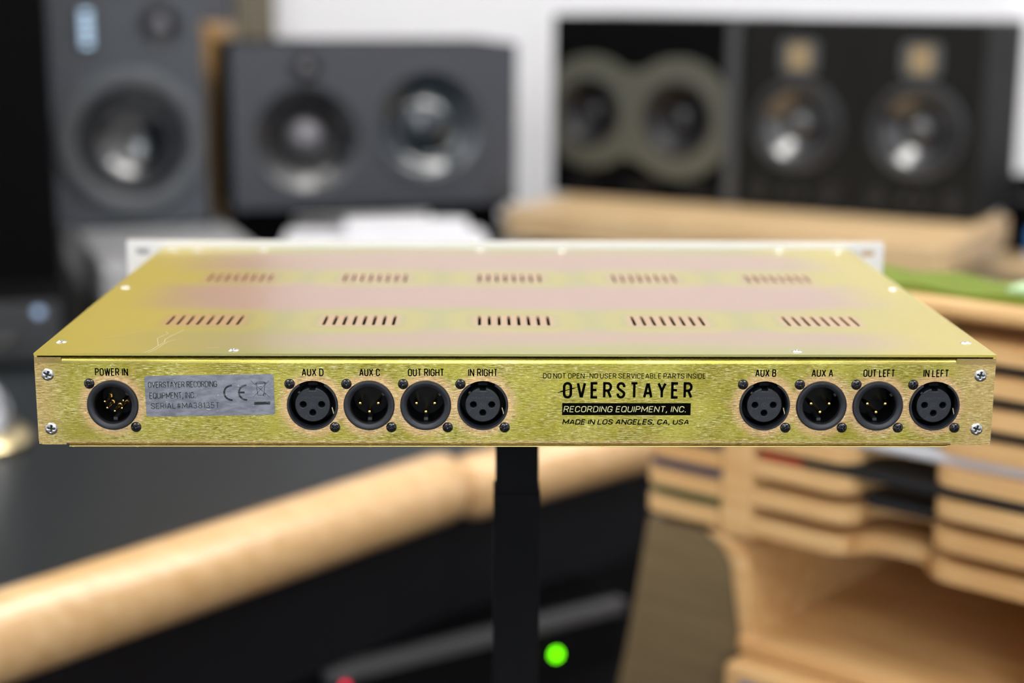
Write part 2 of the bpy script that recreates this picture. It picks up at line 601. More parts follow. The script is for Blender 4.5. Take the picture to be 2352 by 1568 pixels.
def ribbon(mb, pts, wd, y, split=False):
    """flat stroke of width wd along 2D centreline pts in the xz plane at depth y"""
    P = [Vector(p) for p in pts]
    Q = [P[0]]
    for p in P[1:]:
        if (p - Q[-1]).length > 1e-7:
            Q.append(p)
    P = Q
    if len(P) < 2:
        return
    closed = (P[0] - P[-1]).length < 1e-6
    sharp = [i for i in range(1, len(P) - 1) if (P[i] - P[i - 1]).normalized().dot((P[i + 1] - P[i]).normalized()) < .75]
    if closed and (P[-1] - P[-2]).normalized().dot((P[1] - P[0]).normalized()) < .75:
        sharp = sharp or [len(P) - 1]
    if sharp and not split:
        cuts = [0] + sharp + [len(P) - 1]
        for a, b in zip(cuts, cuts[1:]):
            if b <= a:
                continue
            seg = [p.copy() for p in P[a:b + 1]]
            if a in sharp or closed:
                seg[0] = seg[0] - (seg[1] - seg[0]).normalized() * wd * .42
            if b in sharp or closed:
                seg[-1] = seg[-1] + (seg[-1] - seg[-2]).normalized() * wd * .42
            ribbon(mb, seg, wd, y, True)
        return
    if closed:
        P = P[:-1]
    n = len(P)
    L, Rr = [], []
    for i in range(n):
        a = P[(i - 1) % n] if (closed or i > 0) else None
        b = P[(i + 1) % n] if (closed or i < n - 1) else None
        d1 = (P[i] - a).normalized() if a is not None else None
        d2 = (b - P[i]).normalized() if b is not None else None
        d1 = d1 or d2
        d2 = d2 or d1
        n1 = Vector((-d1.y, d1.x))
        n2 = Vector((-d2.y, d2.x))
        mm = n1 + n2
        if mm.length < 1e-3:
            mm = n1
        mm.normalize()
        k = 1 / max(.80, mm.dot(n1))
        L.append(P[i] + mm * wd * .5 * k)
        Rr.append(P[i] - mm * wd * .5 * k)
    vs = [(p.x, y, p.y) for p in L] + [(p.x, y, p.y) for p in Rr]
    fs = [(i, (i + 1) % n, n + (i + 1) % n, n + i) for i in range(n if closed else n - 1)]
    mb.add(vs, fs)


def text(mb, s, x0, x1, z0, z1, wd, y=-.00004, gap=.42, shear=0.0, space=None, gw=1.0):
    H = z1 - z0 - wd
    pen, items = 0.0, []
    for i, c in enumerate(s):
        adv, st = GL[c]
        a = adv * gw
        if c == ' ':
            pen += (space if space is not None else .42)
            continue
        items.append((pen, a, st))
        pen += a + gap
    total = pen - gap
    k = (x1 - x0 - wd) / total
    for px, a, st in items:
        for line in st:
            pts = []
            for u, v in line:
                pts.append((x0 + wd / 2 + (px + u * a) * k + v * H * shear, z0 + wd / 2 + v * H))
            ribbon(mb, pts, wd, y)
    return mb


# ------------------------------------------------------------------ THE SETTING
def room():
    X0, X1, Y0, Y1, H = -2.5, 2.9, -3.2, 2.95, 2.75
    structure(MB().box(X0, X1, Y0, Y1, -.1, 0).build('floor', M['floor']))
    structure(MB().box(X0, X1, Y0, Y1, H, H + .1).build('ceiling', M['ceil']))
    structure(MB().box(X0 - .1, X1 + .1, Y1, Y1 + .1, -.1, H + .1).build('wall_back', M['wall']))
    o = MB().plate([(X0 - .1, -.1), (X1 + .1, -.1), (X1 + .1, H + .1), (X0 - .1, H + .1)], [[(WIN[0], WIN[2]), (WIN[1], WIN[2]), (WIN[1], WIN[3]), (WIN[0], WIN[3])]], .1, mtx=T((0, Y0 - .1, 0))).build('wall_front', M['wall'])
    structure(o)
    wi = empty('window_1', ((WIN[0] + WIN[1]) / 2, Y0 - .05, WIN[2]))
    structure(wi)
    a, b = (WIN[1] - WIN[0]) / 2, WIN[3] - WIN[2]
    MB().plate([(-a, 0), (a, 0), (a, b), (-a, b)], [[(-a + .04, .04), (-.02, .04), (-.02, b - .04), (-a + .04, b - .04)], [(.02, .04), (a - .04, .04), (a - .04, b - .04), (.02, b - .04)]], .04).build('window_frame', M['white'], wi)
    for s in (-1, 1):
        x0, x1 = sorted((s * .02, s * (a - .04)))
        MB().box(x0, x1, .018, .022, .04, b - .04).build('pane', M['pane'], wi)
    structure(MB().box(X0 - .1, X0, Y0, Y1, -.1, H + .1).build('wall_left', M['wall']))
    structure(MB().box(X1, X1 + .1, Y0, Y1, -.1, H + .1).build('wall_right', M['wall']))
    for i, (x, y) in enumerate(CEIL_LIGHTS):
        e = empty('ceiling_light', (x, y, H - .03))
        MB().plate(rrect(-.62, .62, -.32, .32, .01), [rrect(-.6, .6, -.3, .3, .005)], .028, 'xy', T((0, 0, .028))).build('frame', M['white'], e)
        MB().box(-.6, .6, -.3, .3, .006, .014).build('diffuser', M['lampglow'], e)
        tag(e, ['white framed ceiling panel light above the left loudspeakers', 'white framed ceiling panel light above the middle of the desk',
                'white framed ceiling panel light above the right loudspeakers', 'white framed ceiling panel light behind the viewpoint on the left',
                'white framed ceiling panel light straight behind the viewpoint',
                'white framed ceiling panel light added behind the viewpoint on the right as fill'][i], 'ceiling light', 'panel lights in the ceiling')


room()


def wall_panel(x0, x1, z0, z1, m, label, d=.05):
    o = MB().box(x0, x1, 2.95 - d, 2.949, z0 + ZU, z1 + ZU).build('acoustic_panel', m, bevel=.008)
    return tag(o, label, 'acoustic panel')


wall_panel(-1.05, -.565, -.9, .41, M['grey_felt'], 'tall grey felt acoustic panel on the wall behind the upright slate loudspeaker')
wall_panel(-.555, -.475, -.1, .41, M['dark_felt'], 'narrow brown-grey felt strip on the wall right of the grey acoustic panel')
wall_panel(-1.95, -1.08, -.9, .41, M['dark_felt'], 'brown-grey felt acoustic panel on the wall at the far left')
wall_panel(-1.95, -.52, .42, 1.58, M['oak'], 'large oak veneered acoustic panel high on the wall above the left loudspeakers', .06)
wall_panel(1.16, 2.0, -.9, .13, M['grey_board'], 'low grey board on the wall right of the dark loudspeaker pair', .03)


# ------------------------------------------------------------------ DESK
def desk():
    e = empty('desk', (0, 0, 0))
    top = ZU - .345
    c1a, c1b = Vector((-.86, .00)), Vector((-.047, .930))       # centre line of the first armrest
    c2a, c2b = Vector((-.038, .936)), Vector((.70, 1.585))       # centre line of the second
    outer = [(-.86, .02), (-.04, .95), (.0, .985), (.73, 1.63), (1.6, 1.63), (1.6, 2.885), (-1.7, 2.885), (-1.7, .02)]
    MB().plate(outer, [], .03, 'xy', T((0, 0, top))).build('desktop', M['desk'], e, bevel=.003)
    r = .0375

    def rail(a, b, r, z, name='armrest'):
        d = (b - a).normalized()
        pts, rs = [], []
        for k, f in ((0, .66), (.004, .84), (.010, .95), (.020, 1.0)):
            pts.append((a.x + d.x * k, a.y + d.y * k, z))
            rs.append(r * f)
        for k, f in ((.020, 1.0), (.010, .95), (.004, .84), (0, .66)):
            pts.append((b.x - d.x * k, b.y - d.y * k, z))
            rs.append(r * f)
        return MB().tube(pts, rs, 28).build(name, M['beech'], e, smooth=True, angle=60)
    rail(c1a, c1b, r, top - .010)
    rail(c2a, c2b, r * .93, top - .018)
    # black apron below both armrests, then the recessed carcass
    n1 = Vector((.75, -.662)) * -.045
    ap = [c1a + n1, c1b + Vector((-.02, .05)), c2a + Vector((-.02, .055)), c2b + Vector((-.03, .055))]
    back = [p + Vector((-.02, .022)) for p in reversed(ap)]
    MB().plate([tuple(p) for p in ap + back], [], .158, 'xy', T((0, 0, top - .03))).build('apron', M['apron'], e)
    MB().plate([(-1.1, .38), (-.25, 1.36), (.55, 2.08), (.53, 2.12), (-.28, 1.41), (-1.13, .42)], [], top - .23, 'xy', T((0, 0, top - .23))).build('modesty_panel', M['apron'], e)
    for x, y in ((-1.6, .1), (-1.6, 2.8), (1.5, 1.75), (1.5, 2.8)):
        MB().box(x - .03, x + .03, y - .03, y + .03, 0, top - .03).build('leg', M['black_metal'], e)
    tag(e, 'large charcoal angled studio desk with rounded beech armrest rails and a black apron', 'desk')
    return e


desk()
DT = ZU - .345       # desktop height


def rack_under_desk():
    a, b = Vector((-.175, .862)), Vector((.150, 1.062))
    d = (b - a)
    L = d.length
    e = empty('rack_device', (a.x, a.y, ZU - .615), math.atan2(d.y, d.x))
    MB().box(0, L, 0, .22, 0, .078).build('body', M['black_metal'], e, bevel=.002)
    MB().box(-.002, L + .002, -.006, .012, .062, .08).build('front_lip', M['rackface'], e, bevel=.003, label='grey front lip')
    for x, z, m, rr, lab in ((.289, .030, 'led_green', .0058, 'lit green button'), (.019, .056, 'led_red', .004, 'lit red light')):
        MB().lathe([(0, -.003), (rr * .8, -.0025), (rr, 0), (rr, .002)], 20, T((x, -.0005, z))).build('indicator_or_glint', M[m], e, smooth=True, label=lab)
    tag(e, 'black rack device under the desk with a grey front lip and a lit green light', 'rack device')
    s = empty('rack_cabinet', (a.x, a.y, 0), math.atan2(d.y, d.x))
    MB().box(-.01, L + .01, .012, .24, 0, ZU - .617).build('body', M['apron'], s, bevel=.003)
    MB().box(.01, L - .01, .004, .012, .05, ZU - .65).build('door', M['apron'], s, bevel=.002)
    tag(s, 'black floor cabinet under the desk carrying the rack device', 'cabinet')


rack_under_desk()


# ------------------------------------------------------------------ LOUDSPEAKERS
def driver(parent, x, z, r, kind, hole_r=None):
    """driver set in a baffle opening of radius r at (x, z) of the front plane"""
    mt = T((x, 0, z))
    if kind == 'port_cone':       # big ring, deep glossy horn-like cone
        e = MB().lathe([(r, .0005), (r, -.006), (r * .97, -.009), (r * .80, -.010), (r * .74, -.004)], 56, mt).build('driver_ring', M['ring'], parent, smooth=True, angle=60)
        MB().lathe([(r * .74, -.004), (r * .70, .002), (r * .64, -.004), (r * .585, .003)], 56, mt).build('surround', M['surround'], e, smooth=True, angle=60)
        MB().lathe([(r * .585, .003), (r * .52, .0135), (r * .44, .0220), (r * .34, .0302), (r * .22, .0362), (r * .1, .0390), (0, .0395)], 56, mt).build('cone', M['cone'], e, smooth=True, angle=80)
    elif kind == 'dome_woofer':   # surround and one big convex dome
        e = MB().lathe([(r, .0005), (r, -.004), (r * .96, -.006), (r * .9, -.003)], 56, mt).build('driver_ring', M['baffle2'], parent, smooth=True, angle=60)
        MB().lathe([(r * .9, -.003), (r * .84, -.0022), (r * .76, .0045), (r * .68, .0112), (r * .60, .0162), (r * .54, .0178)], 56, mt).build('surround', M['cone_blue'], e, smooth=True, angle=80)
        MB().lathe([(r * .54, .0178), (r * .48, .0108), (r * .40, .0045), (r * .30, -.0010), (r * .18, -.0045), (r * .08, -.0058), (0, -.006)], 56, mt).build('cone', M['cone_blue'], e, smooth=True, angle=80)
    elif kind == 'dome_mid':      # dark waveguide with a lit dome
        e = MB().lathe([(r, .0005), (r, -.002), (r * .98, -.002), (r * .90, .0035), (r * .80, .0105), (r * .70, .018)], 56, mt).build('waveguide', M['wave'], parent, smooth=True, angle=60)
        MB().lathe([(r * .70, .018), (r * .55, .027), (r * .36, .030)], 56, mt).build('cone', M['cone_matt'], e, smooth=True)
        MB().lathe([(r * .36, .030), (r * .32, .014), (r * .2, .004), (0, 0)], 40, mt).build('dust_cap', M['dome'], e, smooth=True, angle=80)
    elif kind == 'cone_dim':
        e = MB().lathe([(r, .0005), (r, -.007), (r * .96, -.008), (r * .88, -.003)], 48, mt).build('driver_ring', M['cone_matt'], parent, smooth=True, angle=60)
        MB().lathe([(r * .88, -.003), (r * .6, .014), (r * .34, .030)], 48, mt).build('cone', M['cone_matt'], e, smooth=True)
        MB().lathe([(r * .34, .030), (r * .30, .018), (r * .18, .010), (0, .007)], 40, mt).build('dust_cap', M['surround'], e, smooth=True, angle=80)
    elif kind == 'cone':
        e = MB().lathe([(r, .0005), (r, -.004), (r * .95, -.006), (r * .88, -.003)], 48, mt).build('driver_ring', M['surround'], parent, smooth=True, angle=60)
        MB().lathe([(r * .88, -.003), (r * .82, -.006), (r * .74, .0)], 48, mt).build('surround', M['cone_matt'], e, smooth=True, angle=60)
        MB().lathe([(r * .74, .0), (r * .55, .014), (r * .30, .030)], 48, mt).build('cone', M['cone'], e, smooth=True)
        MB().lathe([(r * .30, .030), (r * .27, .020), (r * .16, .012), (0, .009)], 40, mt).build('dust_cap', M['cone'], e, smooth=True, angle=80)
    elif kind == 'dome_tweeter':
        e = MB().lathe([(r, .0005), (r, -.003), (r * .92, -.004), (r * .6, .006), (r * .5, .008)], 40, mt).build('tweeter_plate', M['surround'], parent, smooth=True, angle=60)
        MB().lathe([(r * .5, .008), (r * .42, .001), (r * .22, -.004), (0, -.006)], 32, mt).build('tweeter_dome', M['dome'], e, smooth=True, angle=80)
    return e


def cabinet(name, loc, rz, wd, h, d, body_mat, baffle_mat, holes, bev=.008):
    e = empty(name, loc, rz)
    MB().plate(rrect(0, wd, 0, h, .006, 3), [circ(x, z, r, 48) for x, z, r in holes], .016).build('baffle', baffle_mat, e)
    MB().plate(rrect(0, wd, 0, h, .008, 3), [rrect(.014, wd - .014, .014, h - .014, .002, 2)], d - .03, mtx=T((0, .016, 0))).build('enclosure', body_mat, e)
    MB().box(.001, wd - .001, d - .014, d, .001, h - .001).build('back_panel', body_mat, e, bevel=.003)
    return e


# upright two-way monitor at the left
rzA = math.radians(19)
A = cabinet('studio_monitor', (-.742, 2.02, ZU - .243), rzA, .262, .388, .30, M['cab_black'], M['baffle'],
            [(.135, .143, .126), (.190, .340, .036)])
driver(A, .135, .143, .126, 'port_cone')
driver(A, .190, .340, .036, 'dome_tweeter')
MB().plate(rrect(.048, .088, .292, .378, .012), [], .003, mtx=T((0, -.003, 0))).build('highlight_frame', M['surround'], A)  # backing made up for the glowing highlight bars
ld = None
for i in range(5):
    o = MB().box(.060, .076, -.0045, -.0028, .306 + i * .0125, .314 + i * .0125).build('highlight_bar', M['glint_blue'], A, bevel=.001)  # no real lamps: bars added to draw the highlight
tag(A, 'upright slate grey two-way studio monitor with glowing pale blue bars standing in for a highlight on its upper left', 'loudspeaker')

# the horizontal three-way monitor
rzB = math.radians(14)
B = cabinet('studio_monitor', (-.448, 2.10, ZU - .222), rzB, .512, .288, .30, M['cab_black'], M['baffle2'],
            [(.130, .122, .094), (.130, .246, .027), (.350, .143, .104)])
driver(B, .130, .122, .094, 'dome_mid')
driver(B, .130, .246, .027, 'dome_tweeter')
driver(B, .350, .143, .104, 'dome_woofer')
MB().lathe([(0, -.004), (.012, -.003), (.013, 0), (.013, .002)], 24, T((.478, 0, .028))).build('power_button', M['surround'], B, smooth=True)
tag(B, 'wide charcoal three-way studio monitor lying on its side, with a glossy domed woofer', 'loudspeaker')

# olive faced twin-cone speaker
rzC = math.radians(-31)
C_ = cabinet('studio_monitor', (.122, 2.372, ZU - .222), rzC, .378, .336, .26, M['edge_grey'], M['cab_black'],
             [(.080, .158, .062), (.260, .152, .068)])


def twin_outline():
    out = []
    for cx, cz, r, a0, a1 in ((.260, .152, .108, -122, 122), (.078, .158, .104, 62, 180), ):
        pass
    n = 24
    R1, R2 = .112, .106
    right = [(.260 + R1 * math.cos(math.radians(a)), .152 + R1 * math.sin(math.radians(a))) for a in [-130 + 260 * i / n for i in range(n + 1)]]
    left = [(.082 + R2 * math.cos(math.radians(a)), .158 + R2 * math.sin(math.radians(a))) for a in [50 + 260 * i / n for i in range(n + 1)]]
    left = [(max(x, .003), z) for x, z in left]
    right = [(min(x, .352), z) for x, z in right]
    # drop duplicates made by the clamping
    out = []
    for p in right + left:
        if not out or (abs(p[0] - out[-1][0]) + abs(p[1] - out[-1][1])) > 1e-5:
            out.append(p)
    return out


MB().plate(twin_outline(), [circ(.080, .158, .062), circ(.260, .152, .068)], .006, mtx=T((0, -.0062, 0))).build('waveguide', M['olive'], C_, bevel=.0015, label='olive grey double-round front plate')
driver(C_, .080, .158, .062, 'cone_dim')
driver(C_, .260, .152, .068, 'cone_dim')
MB().box(.354, .377, -.004, -.0002, .004, .332).build('edge_strip', M['edge_grey'], C_, bevel=.001, label='grey edge strip')
for x in (.06, .19, .30):
    MB().box(x - .03, x + .03, -.002, -.0002, .012, .026).build('port', M['cone_matt'], C_)
tag(C_, 'black twin-cone studio monitor with an olive grey double-round front plate', 'loudspeaker')

# the two dark monitors with ribbon tweeters
rzD = math.radians(-31)


def dark_pair(loc):
    e = cabinet('studio_monitor', loc, rzD, .2135, .334, .27, M['cab_black2'], M['cab_black2'], [(.106, .152, .082)])
    driver(e, .106, .152, .082, 'cone')
    f = MB().plate(rrect(.072, .140, .242, .300, .012), [rrect(.088, .124, .250, .292, .004)], .004, mtx=T((0, -.0042, 0))).build('tweeter_frame', M['ribbon_frame'], e, bevel=.001, label='grey tweeter frame')
    MB().box(.0885, .1235, -.0022, -.0003, .2505, .2915).build('ribbon_tweeter', M['ribbon'], f, label='golden ribbon tweeter')
    for x in (.040, .172):
        MB().lathe([(.017, -.002), (.015, -.003), (.012, .0), (.011, -.0004), (0, -.0004)], 28, T((x, 0, .036))).build('port', M['cone_matt'], e, smooth=True)
    for x in (.092, .120):
        MB().lathe([(0, -.010), (.006, -.0095), (.007, -.008), (.007, 0)], 20, T((x, 0, .034))).build('knob', M['surround'], e, smooth=True)
    return e


D1 = dark_pair((.449, 2.175, ZU - .222))
tag(D1, 'black studio monitor with a gold ribbon tweeter, next to the olive-faced speaker', 'loudspeaker', 'pair of black ribbon tweeter monitors')
D2 = copy_tree(D1)
D2.location = (.449 + .2150 * math.cos(rzD), 2.175 + .2150 * math.sin(rzD), ZU - .222)
tag(D2, 'black studio monitor with a gold ribbon tweeter at the right end of the row', 'loudspeaker', 'pair of black ribbon tweeter monitors')

# very tall dark speaker at the left edge
Lb = cabinet('tower_speaker', (-.972, 1.525, DT), math.radians(19), .355, 1.0, .30, M['cab_black'], M['cab_black'], [(.17, .62, .10), (.17, .85, .05)])
driver(Lb, .17, .62, .10, 'cone')
driver(Lb, .17, .85, .05, 'dome_tweeter')
tag(Lb, 'tall black loudspeaker cabinet standing on the desk at the left edge', 'loudspeaker')

# oak cabinet between
Oc = empty('oak_cabinet', (-.592, 2.44, DT), math.radians(4))
MB().box(0, .085, 0, .24, .002, .435).build('body', M['oak'], Oc, bevel=.004)
MB().box(.003, .082, .24, .246, .006, .431).build('back_panel', M['cab_black'], Oc)
tag(Oc, 'narrow oak veneered speaker cabinet standing between the two left grey monitors', 'cabinet')

# pedestal under the upright monitor
Pd = empty('speaker_pedestal', (-.742, 2.02, DT), rzA)
hp = ZU - .243 - DT
MB().box(.036, .300, -.40, .28, .0, hp - .006).build('body', M['grey_stone'], Pd, bevel=.006)
MB().box(.036, .278, .0, .275, hp - .006, hp - .0002).build('top_plate', M['cab_black'], Pd, bevel=.003)
tag(Pd, 'deep light grey box pedestal under the upright slate monitor', 'speaker pedestal')

# stand under the horizontal monitor
St = empty('speaker_stand', (-.448, 2.10, DT), rzB)
hs = ZU - .222 - DT
MB().box(.0, .500, .02, .28, hs - .016, hs - .0002).build('top_plate', M['cab_black'], St, bevel=.002)
MB().box(.01, .110, .04, .24, .0, hs - .016).build('leg', M['cab_black'], St, bevel=.003)
MB().box(.40, .490, .04, .24, .0, hs - .016).build('leg', M['cab_black'], St, bevel=.003)
tag(St, 'low black metal stand under the wide charcoal monitor', 'speaker stand')


# ------------------------------------------------------------------ things on the desk
def white_things():
    e = empty('printer', (-.330, 1.76, DT), math.radians(3))
    MB().box(0, .330, 0, .17, .004, .118).build('body', M['white'], e, bevel=.012, seg=3)
    MB().box(.10, .30, .02, .15, .118, .136).build('paper_tray', M['paper'], e, bevel=.003)
    MB().box(.06, .27, -.003, .0, .03, .040).build('paper_slot', M['cab_black'], e)
    for x in (.03, .30):
        MB().box(x - .012, x + .012, .02, .15, 0, .005).build('foot', M['rubber'], e)
    tag(e, 'low white office machine on the desk in front of the wide charcoal monitor', 'printer')


white_things()

# wooden shelf that carries the speakers on the right
dS = Vector((.857, -.515))
nS = Vector((.515, .857))


def right_shelf():
    fl = Vector((.015, 2.120))
    L = .80
    fr = fl + dS * L
    e = empty('speaker_shelf', (fl.x, fl.y, DT), math.atan2(dS.y, dS.x))
    t = ZU - .2225 - DT
    MB().plate(rrect(0, L, 0, .42, .03, 5), [], .046, 'xy', T((0, 0, t))).build('board', M['ply'], e, bevel=.008, seg=3)
    for x in (.05, L - .07):
        MB().box(x, x + .02, .03, .29, 0, t - .046).build('support', M['cab_black'], e)
    tag(e, 'pale wooden shelf board carrying the olive and black monitors', 'shelf')


right_shelf()


def right_riser():
    e = empty('desk_riser', (.62, 2.11, DT), math.radians(-16))
    t = .045
    MB().plate(rrect(0, .55, 0, .13, .02, 4), [], .028, 'xy', T((0, 0, t))).build('board', M['ply'], e, bevel=.006, seg=3)
    for x in (.20, .50):
        MB().box(x, x + .02, .02, .11, 0, t - .028).build('support', M['ply_side'], e)
    tag(e, 'low pale wooden riser board on the desk, reaching out below the right speaker shelf', 'shelf')
    b = empty('card_box', (.940, 2.042, DT + t + .0003), math.radians(-18))
    MB().box(0, .12, 0, .10, 0, .018).build('body', M['white'], b, bevel=.002)
    MB().box(-.001, .121, -.001, .101, .018, .044).build('lid', M['blue'], b, bevel=.002, label='blue lid')
    tag(b, 'small white card box with a blue lid at the right end of the low riser', 'box')
    k = empty('camera_bag', (.945, 2.20, DT), math.radians(-16))
    MB().box(0, .30, 0, .16, 0, .170).build('body', M['cab_black'], k, bevel=.03, seg=4)
    MB().box(-.002, .302, -.002, .162, .13, .142).build('zip', M['surround'], k, bevel=.004)
    MB().tube([(.09, .08, .166), (.10, .08, .195), (.20, .08, .195), (.21, .08, .166)], .008, 10).build('handle', M['rubber'], k, smooth=True)
    tag(k, 'soft black bag behind the blue-lidded box, right of the speaker shelf', 'bag')


right_riser()


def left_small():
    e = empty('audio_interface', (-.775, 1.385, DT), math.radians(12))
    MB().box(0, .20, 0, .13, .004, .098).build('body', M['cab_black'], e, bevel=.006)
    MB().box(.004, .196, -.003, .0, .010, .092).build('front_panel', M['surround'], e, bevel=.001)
    MB().lathe([(0, -.006), (.0055, -.005), (.0065, 0)], 20, T((.168, -.002, .078))).build('indicator_or_glint', M['glint_dot'], e, smooth=True, label='pale blue glint')  # glint drawn as a glowing spot, not a lamp of the device
    for x in (.04, .085, .125):
        MB().lathe([(0, -.012), (.010, -.011), (.011, -.003), (.011, 0)], 24, T((x, -.003, .04))).build('knob', M['cone'], e, smooth=True)
    for x in (.02, .18):
        MB().box(x - .01, x + .01, .01, .12, 0, .005).build('foot', M['rubber'], e)
    tag(e, 'small black desktop audio box with a glowing pale blue spot for a glint, left on the desk', 'audio interface')
    b = empty('paperweight', (-.598, 1.05, DT))
    up = Matrix(((1, 0, 0, 0), (0, 0, -1, 0), (0, 1, 0, 0), (0, 0, 0, 1)))
    MB().lathe([(0, .0), (.070, .0), (.073, .006), (.068, .013), (.055, .018)], 48, up).build('base_rim', M['brass'], b, smooth=True, label='brass coloured rim')
    MB().lathe([(.055, .018), (.052, .040), (.040, .064), (.022, .078), (0, .083)], 48, up).build('dome', M['chrome'], b, smooth=True, angle=80, label='polished steel dome')
    tag(b, 'round polished steel weight with a brass rim at the left edge of the desk', 'paperweight')


left_small()


# ------------------------------------------------------------------ TRAY RACK (right foreground)
def tray_rack():
    D = Vector((.76, -.65))
    ang = math.atan2(D.y, D.x)
    e = empty('tray_rack', (.2, .59, 0), ang)      # local x along the front, y going back
    L = .262
    dep = .32
    zs = [-.281 + .0256 * i for i in range(8)]
    th = .0145

    def tray(x0, x1, nl, nr, nd, z, dep):
        c = .022
        out = []
        # front edge from left to right with a rounded finger notch
        out += [(x0, 0)]
        out += [(nl - c + c * math.sin(math.radians(a)), c - c * math.cos(math.radians(a))) for a in range(0, 91, 15)]
        out += [(nl + c - c * math.cos(math.radians(a)), nd - c + c * math.sin(math.radians(a))) for a in range(0, 91, 15)]
        out += [(nr - c + c * math.sin(math.radians(a)), nd - c + c * math.cos(math.radians(a))) for a in range(0, 91, 15)]
        out += [(nr + c - c * math.cos(math.radians(a)), c - c * math.sin(math.radians(a))) for a in range(0, 91, 15)]
        out += [(x1, 0), (x1, dep), (x0, dep)]
        return MB().plate(out, [], th, 'xy', T((0, 0, ZU + z + th / 2))).build('tray', M['ply_warm'], e, bevel=.003, seg=2)
    for i, z in enumerate(zs):
        tray(.0165, L - .0005, .108, .172, .055 if i else .03, z, .30 if i < 3 else .073)
    # left column, only its right half stands clear of the desk
    for i in range(5):
        z = -.2815 + .0256 * i
        out = [(-.0925 + .010 * (1 - math.cos(math.radians(a))), .010 - .010 * math.sin(math.radians(a))) for a in range(0, 91, 15)]
        out = [(-.0925, .112)] + out + [(-.0155, 0), (-.0155, .112)]
        MB().plate(out, [], th, 'xy', T((0, 0, ZU + z + th / 2))).build('tray', M['ply_warm'], e, bevel=.004, seg=3)
    # uprights
    topz = ZU - .080
    ud = .075      # the upper trays are shallower than the open bay below
    stp = [(0, ZU - .295), (dep, ZU - .295), (dep, ZU - .212), (ud, ZU - .212), (ud, topz), (0, topz)]
    RX = Matrix(((0, 1, 0, 0), (1, 0, 0, 0), (0, 0, 1, 0), (0, 0, 0, 1)))
    MB().plate(stp, [], .031, mtx=T((-.015, 0, 0)) @ RX).build('upright', M['ply_warm'], e, bevel=.004)
    stp = [(0, ZU - .40), (dep, ZU - .40), (dep, ZU - .212), (ud, ZU - .212), (ud, topz), (0, topz)]
    MB().plate(stp, [], .018, mtx=T((L, 0, 0)) @ RX).build('upright', M['ply_warm'], e, bevel=.004)
    MB().box(-.012, L + .016, dep, dep + .008, ZU - .42, ZU - .212).build('back_board', M['ply_warm'], e)
    MB().box(-.012, L + .016, ud, ud + .006, ZU - .212, topz).build('back_board', M['ply_warm'], e)
    MB().box(-.012, L + .016, ud + .0062, dep, ZU - .212, ZU - .204).build('rear_ledge', M['ply_warm'], e)
    MB().box(-.020, L + .02, -.004, ud + .006, topz + .0005, topz + .0155).build('top_board', M['ply_warm'], e, bevel=.005)
    # curved foot of the left upright, and the duller board beside it
    crv = [(-.012, -.296), (.004, -.300), (.014, -.312), (.018, -.335), (.022, -.365), (.028, -.395)]
    ins = [(-.030, -.296), (-.012, -.306), (-.003, -.318), (.001, -.340), (.006, -.368), (.012, -.395)]
    MB().plate([(a, b + ZU) for a, b in crv] + [(a, b + ZU) for a, b in reversed(ins)], [], dep).build('curved_upright', M['ply_warm'], e, bevel=.003)
    brd = [(-.092, -.2975), (-.032, -.2985), (-.014, -.308), (-.005, -.320), (-.001, -.342), (.004, -.370), (.009, -.397), (.009, -.60), (-.145, -.60), (-.128, -.50), (-.112, -.42), (-.100, -.35)]
    MB().plate([(a, b + ZU) for a, b in brd], [], .20, mtx=T((0, .003, 0))).build('side_board', M['ply_side'], e, bevel=.004, label='dull brown side board')
    # floor of the open bay and the plinth
    MB().box(.010, L, -.006, dep, ZU - .394, ZU - .380).build('bay_floor', M['ply_warm'], e, bevel=.004)
    MB().box(.012, L + .03, -.030, dep, 0, ZU - .3955).build('plinth', M['ply_warm'], e, bevel=.006)
    MB().box(.030, .105, -.0312, -.0298, ZU - .52, ZU - .408).build('sticker', M['blue'], e, label='blue sticker')
    tag(e, 'birch plywood paper tray rack with notched trays, standing in the right foreground', 'tray rack')

    def world(x, y, z):
        p = Vector((.2, .59)) + D * x + Vector((.65, .76)) * y
        return (p.x, p.y, ZU + z)

    def flat_thing(name, x0, x1, y0, y1, z0, z1, m, label, cat):
        o = empty(name, world(x0, y0, z0), ang)
        MB().box(0, x1 - x0, 0.002, y1 - y0, .0004, (z1 - z0) * .35).build('pages', M['paper'] if name == 'magazine' else m, o)
        MB().box(-.001, x1 - x0 + .001, -.001, y1 - y0, (z1 - z0) * .35, z1 - z0).build('cover', m, o, bevel=.0008)
        tag(o, label, cat)
    h = th / 2
    g = empty('felt_cloth', world(-.012, .006, -.0643), ang)
    bm = MB()
    nx, ny = 28, 8
    for top in (1, 0):
        vs = [(i / nx * .290, j / ny * .074, (.0045 + .0016 * math.sin(i * .9) * math.sin(j * .8 + 1)) * top) for j in range(ny + 1) for i in range(nx + 1)]
        bm.add(vs, [(j * (nx + 1) + i, j * (nx + 1) + i + 1, (j + 1) * (nx + 1) + i + 1, (j + 1) * (nx + 1) + i) for j in range(ny) for i in range(nx)])
    N = (nx + 1) * (ny + 1)
    rim = [i for i in range(nx + 1)] + [(j + 1) * (nx + 1) + nx for j in range(ny)] + [ny * (nx + 1) + nx - 1 - i for i in range(nx)] + [(ny - 1 - j) * (nx + 1) for j in range(ny - 1)]
    bm.f += [(rim[k], rim[(k + 1) % len(rim)], rim[(k + 1) % len(rim)] + N, rim[k] + N) for k in range(len(rim))]
    bm.build('cloth', M['green'], g, smooth=True)
    tag(g, 'grass green felt cloth lying on top of the wooden tray rack', 'cloth')
    pp = empty('paper_pad', world(.215, .022, -.0578), ang)
    MB().box(0, .045, 0, .040, 0, .003).build('sheets', M['mint'], pp)
